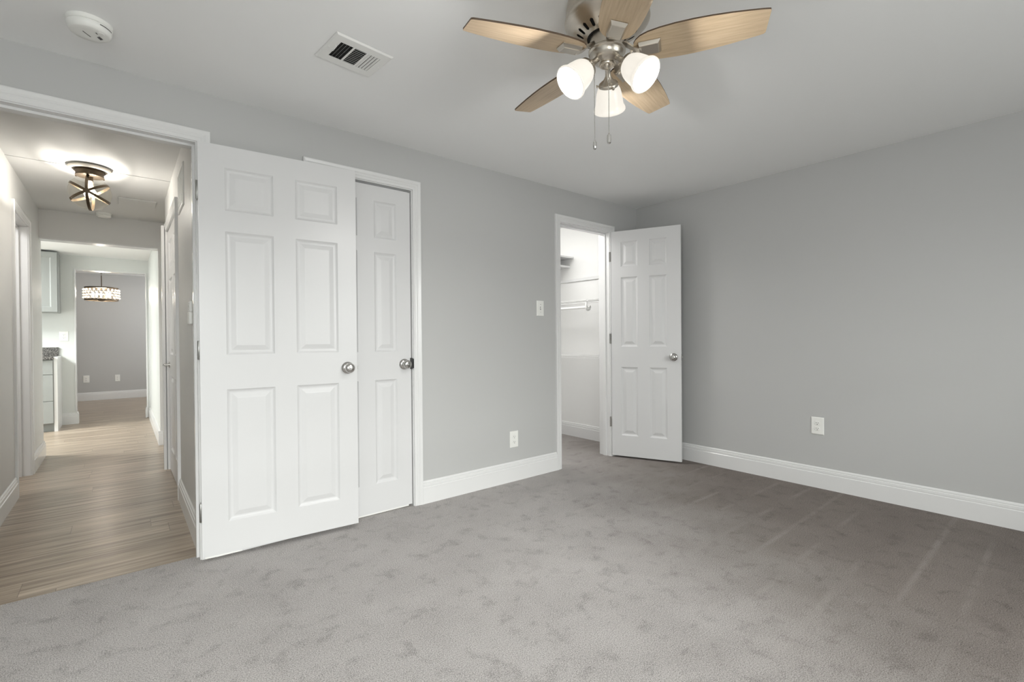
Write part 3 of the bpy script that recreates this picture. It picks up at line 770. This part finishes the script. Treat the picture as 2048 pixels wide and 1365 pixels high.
# light kit
b = MB(); b.lathe([(-0.181, 0.0), (-0.181, 0.063), (-0.184, 0.0665), (-0.189, 0.0665), (-0.193, 0.061), (-0.206, 0.058), (-0.216, 0.050), (-0.222, 0.040), (-0.226, 0.032), (-0.229, 0.030), (-0.231, 0.0)], (0, 0, 0), (0, 0, 1), 48)
b.build('light_kit_bowl', 'nickel', fan, True)
b = MB(); b.lathe([(-0.228, 0.0), (-0.228, 0.026), (-0.232, 0.0275), (-0.236, 0.026), (-0.236, 0.021), (-0.233, 0.018), (-0.233, 0.012), (-0.240, 0.009), (-0.244, 0.006), (-0.245, 0.0)], (0, 0, 0), (0, 0, 1), 32)
b.build('finial', 'nickel', fan, True)
SH = Vector((math.sin(R(46)), 0, -math.cos(R(46))))       # outward-down axis of a lamp
def lamp_arm():
    b = MB()
    p0 = Vector((0.038, 0, -0.214)); f0 = Vector((0.081, 0, -0.258))
    b.lathe([(-0.052, 0.010), (-0.040, 0.0095), (-0.026, 0.011), (-0.014, 0.018), (-0.006, 0.029), (-0.002, 0.034), (0.000, 0.0355), (0.012, 0.0370), (0.014, 0.0365), (0.014, 0.031), (0.0, 0.02)], f0, SH, 32)
    b.tube([(0.02, 0, -0.205), (0.038, 0, -0.218), f0 - SH*0.045], 0.010, 12)
    for k in (0.6, 2.7, 4.8):
        e1 = SH.cross(Vector((0, 1, 0))).normalized(); e2 = SH.cross(e1)
        d = e1*math.cos(k) + e2*math.sin(k)
        b.lathe([(0.034, 0.003), (0.041, 0.003), (0.042, 0.0055), (0.046, 0.0055), (0.047, 0.0)], f0 + SH*0.007, d, 10)
    o = b.build('lamp_arm', 'nickel', fan, True)
    b = MB()
    prof = [(0.004, 0.0300), (0.006, 0.0345), (0.013, 0.0390), (0.026, 0.0455), (0.042, 0.0500), (0.060, 0.0530), (0.078, 0.0552), (0.088, 0.0575), (0.094, 0.0615), (0.100, 0.0640), (0.105, 0.0640), (0.107, 0.0625)]
    prof = [(d*0.94, 0.002 + r*0.92) for d, r in prof]
    inner = [(d, r-0.003) for d, r in prof[::-1]]
    b.lathe(prof + inner[:1], f0, SH, 40); b.lathe(inner, f0, SH, 40, 1)
    b.build('glass_shade', ['shade', 'shade_inner'], o, True)
    b = MB(); c = f0 + SH*0.034
    b.lathe([(-0.04, 0.0), (-0.04, 0.013), (-0.018, 0.014), (-0.008, 0.020), (0.006, 0.026), (0.018, 0.025), (0.028, 0.016), (0.032, 0.0)], c, SH, 20)
    b.build('bulb', 'bulb', o, True)
    return o
arm0 = lamp_arm(); angs = (36.0, 162.5, -82.0)
arm0.rotation_euler[2] = R(angs[0])
for a in angs[1:]:
    c_ = copy_tree(arm0, fan); c_.rotation_euler[2] = R(a)
for a in angs:
    v_ = Matrix.Rotation(R(a), 3, 'Z') @ (Vector((0.081, 0, -0.258)) + SH*0.078)
    point('fan_bulb_light', Vector((FX, FY, H)) + v_, 13, (1.0, 0.985, 0.965), 0.03)
# pull chains
def pull_chain(x, y, ztop, zbot, fob_len, fat):
    b = MB(); n = int((ztop-zbot)/0.0052)
    for k in range(n): b.sphere((x, y, ztop-k*0.0052), 0.0019, 6, 4)
    b.tube([(x, y, ztop), (x, y, zbot)], 0.0006, 5)
    o = b.build('pull_chain', 'chrome', fan, True)
    b = MB(); b.lathe([(0, 0.0), (0, 0.003), (-0.006, 0.0035), (-0.008, fat), (-fob_len*0.55, fat*1.1), (-fob_len+0.004, fat), (-fob_len, fat*0.5), (-fob_len, 0)], (x, y, zbot), (0, 0, 1), 12)
    b.build('fob', 'chrome', o, True)
pull_chain(-0.036, 0.029, -0.225, -0.503, 0.035, 0.0062)
pull_chain(0.004, -0.004, -0.243, -0.478, 0.040, 0.0072)

# ------------------------------------------------------------------ hall globe light
LX, LY = -0.158, 4.47
hl = tag(empty('hall_ceiling_light', (LX, LY, H)), 'semi-flush globe light with dark crossed bands on the hall ceiling', 'ceiling light')
b = MB(); b.lathe([(0, 0), (0, 0.108), (-0.001, 0.112), (-0.004, 0.117), (-0.010, 0.119), (-0.018, 0.114), (-0.024, 0.106), (-0.022, 0.096), (-0.018, 0.090), (-0.018, 0)], (0, 0, -0.0055), (0, 0, 1), 48)
b.build('medallion', 'medallion', hl, True)
b = MB(); b.lathe([(-0.021, 0.0), (-0.021, 0.082), (-0.034, 0.086), (-0.038, 0.080), (-0.046, 0.078), (-0.056, 0.074), (-0.060, 0.078), (-0.068, 0.078), (-0.070, 0.070), (-0.070, 0)], (0, 0, 0), (0, 0, 1), 40)
b.build('canopy', 'bronze', hl, True)
b = MB(); b.lathe([(-0.070, 0.018), (-0.098, 0.018), (-0.100, 0.015), (-0.100, 0)], (0, 0, 0), (0, 0, 1), 16); b.build('socket', 'bronze', hl, True)
b = MB(); b.lathe([(-0.098, 0.012), (-0.128, 0.014), (-0.150, 0.022), (-0.175, 0.030), (-0.193, 0.026), (-0.205, 0.012), (-0.207, 0)], (0, 0, 0), (0, 0, 1), 20); b.build('bulb', 'bulb', hl, True)
GC, GR = -0.182, 0.119
b = MB()
a0 = math.acos(0.078/GR)
pr = [(GC + GR*math.sin(a0 - k*(a0+math.pi/2)/18), GR*math.cos(a0 - k*(a0+math.pi/2)/18)) for k in range(19)]
b.lathe(pr, (0, 0, 0), (0, 0, 1), 40); b.build('glass_globe', 'glass', hl, True)
def band(nrm, r, wdt=0.0085, th=0.0022):
    b = MB(); nn = Vector(nrm).normalized(); t = Vector((1, 0, 0)) if abs(nn.x) < 0.8 else Vector((0, 1, 0))
    e1 = nn.cross(t).normalized(); e2 = nn.cross(e1); c = Vector((0, 0, GC)); rr = []
    for k in range(65):
        a = 2*math.pi*k/64; d = e1*math.cos(a) + e2*math.sin(a)
        rr.append([c + d*(r+q) + nn*s_ for q, s_ in ((0, -wdt), (th, -wdt), (th, wdt), (0, wdt))])
    # open at the canopy collar
    run = []
    for ring in rr + rr[1:20]:
        if sum(p[2] for p in ring)/4 < -0.062: run.append(ring)
        else:
            if len(run) > 20: break
            run = []
    b.rings(run, 0, True, True, True)
    return b.build('band', 'bronze', hl, True)
# three hoops crossing at a point that faces the bedroom door and at its opposite pole
pole = Vector((-0.107, -0.97, -0.105)).normalized(); er = pole.cross(Vector((0, 0, 1))).normalized() * -1
er = er if er.x > 0 else -er
eu = er.cross(-pole).normalized(); eu = eu if eu.z > 0 else -eu
for a in (-29, 31, -89): band(-math.sin(R(a))*er + math.cos(R(a))*eu, GR+0.001)
for a in (30, 150, 270):
    b = MB(); b.lathe([(0, 0.0), (0, 0.005), (0.010, 0.006), (0.013, 0.0)], (0.078*math.cos(R(a)), 0.078*math.sin(R(a)), -0.064), (math.cos(R(a)), math.sin(R(a)), 0), 10)
    b.build('thumb_screw', 'bronze', hl, True)
point('hall_bulb_light', (LX, LY, H-0.180), 33, (1.0, 0.965, 0.91), 0.037)

# ------------------------------------------------------------------ kitchen corner
uc = tag(empty('upper_cabinet', (-1.06, 8.13, 1.435)), 'pale grey upper cabinet at the kitchen wall, seen past the hall end', 'cabinet')
b = MB(); b.box(-0.46, 0.462, 0.0, 0.3195, 0.0, 0.745); b.build('body', 'cab', uc)
def shaker(name, parent, x0, x1, z0, z1, y=0.0, fr=0.062):
    b = MB(); prof = [(0, 0.0), (0, -0.018), (0.001, -0.020), (fr-0.006, -0.020), (fr, -0.015), (fr+0.006, -0.010), (fr+0.02, -0.010)]
    b.rings([[(x0+o, y+d, z0+o), (x1-o, y+d, z0+o), (x1-o, y+d, z1-o), (x0+o, y+d, z1-o)] for o, d in prof], 0, True, False, True)
    return b.build(name, 'cab', parent)
shaker('door', uc, 0.003, 0.457, 0.004, 0.735); shaker('door', uc, -0.457, -0.001, 0.004, 0.735)
bc = tag(empty('base_cabinet', (-1.10, 7.88, 0.0)), 'pale grey base cabinet with flat drawers under the granite top', 'cabinet')
b = MB(); b.box(-0.46, 0.470, 0.018, 0.5695, 0.095, 0.858); b.build('body', 'cab', bc)
b = MB(); b.box(-0.46, 0.470, 0.055, 0.50, -0.004, 0.095); b.build('toe_kick', 'kick', bc)
for z0, z1 in ((0.098, 0.358), (0.364, 0.675), (0.681, 0.852)):
    b = MB(); b.box(0.0, 0.466, -0.001, 0.018, z0, z1, 0, 0.002); b.build('drawer', 'cab', bc)
    b = MB(); b.box(-0.456, -0.004, -0.001, 0.018, z0, z1, 0, 0.002); b.build('drawer', 'cab', bc)
ep = MB(); ep.box(-0.6295, -0.597, 7.895, 8.449, -0.004, 0.888); ep.box(-0.6295, -0.592, 7.888, 7.895, 0.862, 0.892)
tag(ep.build('end_panel', 'trim'), 'tall narrow white panel closing the right end of the base cabinet', 'panel')
ct = MB(); ct.box(-1.6, -0.6305, 7.855, 8.449, 0.859, 0.893, 0, 0.003)
cto = tag(ct.build('countertop', 'granite'), 'dark speckled granite countertop on the grey base cabinet', 'countertop')
b = MB(); b.box(-1.6, -0.622, 8.427, 8.449, 0.893, 1.000, 0, 0.002); b.build('backsplash', 'granite', cto)

# ------------------------------------------------------------------ dining chandelier
CX, CY = -0.232, 10.0
ch = tag(empty('chandelier', (CX, CY, H)), 'lit drum chandelier of round crystals in dark lattice, hanging in the dining room', 'chandelier')
b = MB(); b.lathe([(0, 0), (0, 0.06), (-0.02, 0.055), (-0.028, 0.02), (-0.028, 0)], (0, 0, 0), (0, 0, 1), 24); b.build('canopy', 'bronze', ch, True)
b = MB()
for k in range(8):
    a = (k % 2)*math.pi/2; zc = -0.035 - k*0.020
    b.tube([(0.008*math.cos(q)*math.cos(a), 0.008*math.cos(q)*math.sin(a), zc + 0.013*math.sin(q)) for q in [2*math.pi*i/10 for i in range(11)]], 0.0022, 6)
b.build('chain', 'bronze', ch, True)
b = MB(); b.tube([(0, 0, -0.185), (0, 0, -0.405)], 0.006, 8); b.build('stem', 'bronze', ch, True)
DR, DT, DB = 0.205, -0.385, -0.575
for nm, z0 in (('top_ring', DT), ('bottom_ring', DB)):
    b = MB(); b.lathe([(z0-0.009, DR+0.004), (z0+0.009, DR+0.004), (z0+0.009, DR-0.004), (z0-0.009, DR-0.004), (z0-0.009, DR+0.004)], (0, 0, 0), (0, 0, 1), 48)
    for a in (0, 60, 120): b.tube([(DR*math.cos(R(a)), DR*math.sin(R(a)), z0), (-DR*math.cos(R(a)), -DR*math.sin(R(a)), z0)], 0.004, 6)
    b.build(nm, 'bronze', ch, True)
b = MB(); nC = 24
for k in range(nC):
    for sgn in (1, -1):
        b.tube([((DR)*math.cos(2*math.pi*k/nC + sgn*q*2*math.pi/nC*1.5), (DR)*math.sin(2*math.pi*k/nC + sgn*q*2*math.pi/nC*1.5), DB + (DT-DB)*q) for q in (0, 0.25, 0.5, 0.75, 1)], 0.0026, 5)
b.build('lattice', 'bronze', ch, True)
b = MB(); b.lathe([(-0.56, 0.0), (-0.56, 0.045), (-0.585, 0.045), (-0.592, 0.02), (-0.592, 0)], (0, 0, 0), (0, 0, 1), 20); b.build('hub_plate', 'bronze', ch, True)
cry = None
for row, zf in enumerate((0.18, 0.39, 0.61, 0.82)):
    for k in range(nC):
        a = 2*math.pi*(k + 0.5*(row % 2))/nC
        if cry is None:
            b = MB(); b.sphere((0, 0, 0), 0.0155, 10, 6); cry = b.build('crystal', 'crystal', ch, True); o = cry
        else:
            o = cry.copy(); COL.objects.link(o)
        o.location = ((DR+0.012)*math.cos(a), (DR+0.012)*math.sin(a), DB + (DT-DB)*zf)
blb = None
for k in range(5):
    a = 2*math.pi*k/5 + 0.4
    if blb is None:
        b = MB(); b.lathe([(-0.045, 0.0), (-0.045, 0.010), (-0.020, 0.011), (-0.015, 0.008), (0.0, 0.016), (0.018, 0.014), (0.04, 0.003), (0.042, 0)], (0, 0, 0), (0, 0, 1), 14)
        blb = b.build('bulb', 'bulb', ch, True); o = blb
    else:
        o = blb.copy(); COL.objects.link(o)
    o.location = (0.105*math.cos(a), 0.105*math.sin(a), DB + 0.085)
point('chandelier_light', (CX, CY, H + DB + 0.11), 16, (1.0, 0.92, 0.80), 0.05)

# ------------------------------------------------------------------ walk-in closet fittings
def wire_shelf(zs, label, y0, y1, depth=0.30, lip=0.030, rod=False):
    e = tag(empty('wire_shelf', (WB, y0, zs)), label, 'wire shelf', 'white wire shelves on the closet wall')
    L = y1 - y0
    b = MB()
    n = int(L/0.0254)
    for k in range(n+1):
        y = k*L/n; b.tube([(-0.004, y, 0), (-depth, y, 0), (-depth-0.002, y, -lip)], 0.0019, 5)
    for x, z in ((-0.006, -0.003), (-0.15, -0.003), (-depth, -0.004), (-depth-0.002, -lip)): b.tube([(x, 0, z), (x, L, z)], 0.0032, 6)
    b.build('shelf_grid', 'wire', e, True)
    if rod:
        b = MB(); b.tube([(-depth+0.005, 0.235, -0.075), (-depth+0.005, L, -0.075)], 0.013, 14); b.build('hanging_rod', 'wire', e, True)
        for y in (0.262, L-0.25):
            b = MB()
            pts = [(-depth-0.001, y, -0.002), (-depth-0.020, y, -0.030)] + [(-depth+0.005 - 0.030*math.sin(R(q+100)), y, -0.074 + 0.030*math.cos(R(q+100))) for q in range(-20, 200, 20)]
            b.tube(pts, 0.0105, 10); b.build('rod_hook', 'wire', e, True)
    return e
wire_shelf(1.452, 'upper white wire shelf with hanging rod on the walk-in closet wall', 2.915, 3.97, 0.255, 0.030, True)
wire_shelf(0.893, 'lower white wire shelf nearly edge-on in the walk-in closet', 2.915, 3.97, 0.255, 0.022)
b = MB(); b.box(WB-0.019, WB-0.0005, 2.91, 3.97, 1.680, 1.712, 0, 0.002)
tag(b.build('wall_rail', 'trim'), 'long white wooden rail on the closet wall above the wire shelf', 'rail')
for z, yf, lab in ((1.935, 3.60, 'upper white board shelf at the back of the walk-in closet'), (1.842, 3.655, 'lower white board shelf at the back of the walk-in closet')):
    b = MB(); b.box(2.452, WB-0.0005, yf, 3.979, z, z+0.019, 0, 0.002)
    tag(b.build('closet_shelf', 'trim'), lab, 'shelf', 'board shelves at the closet back')
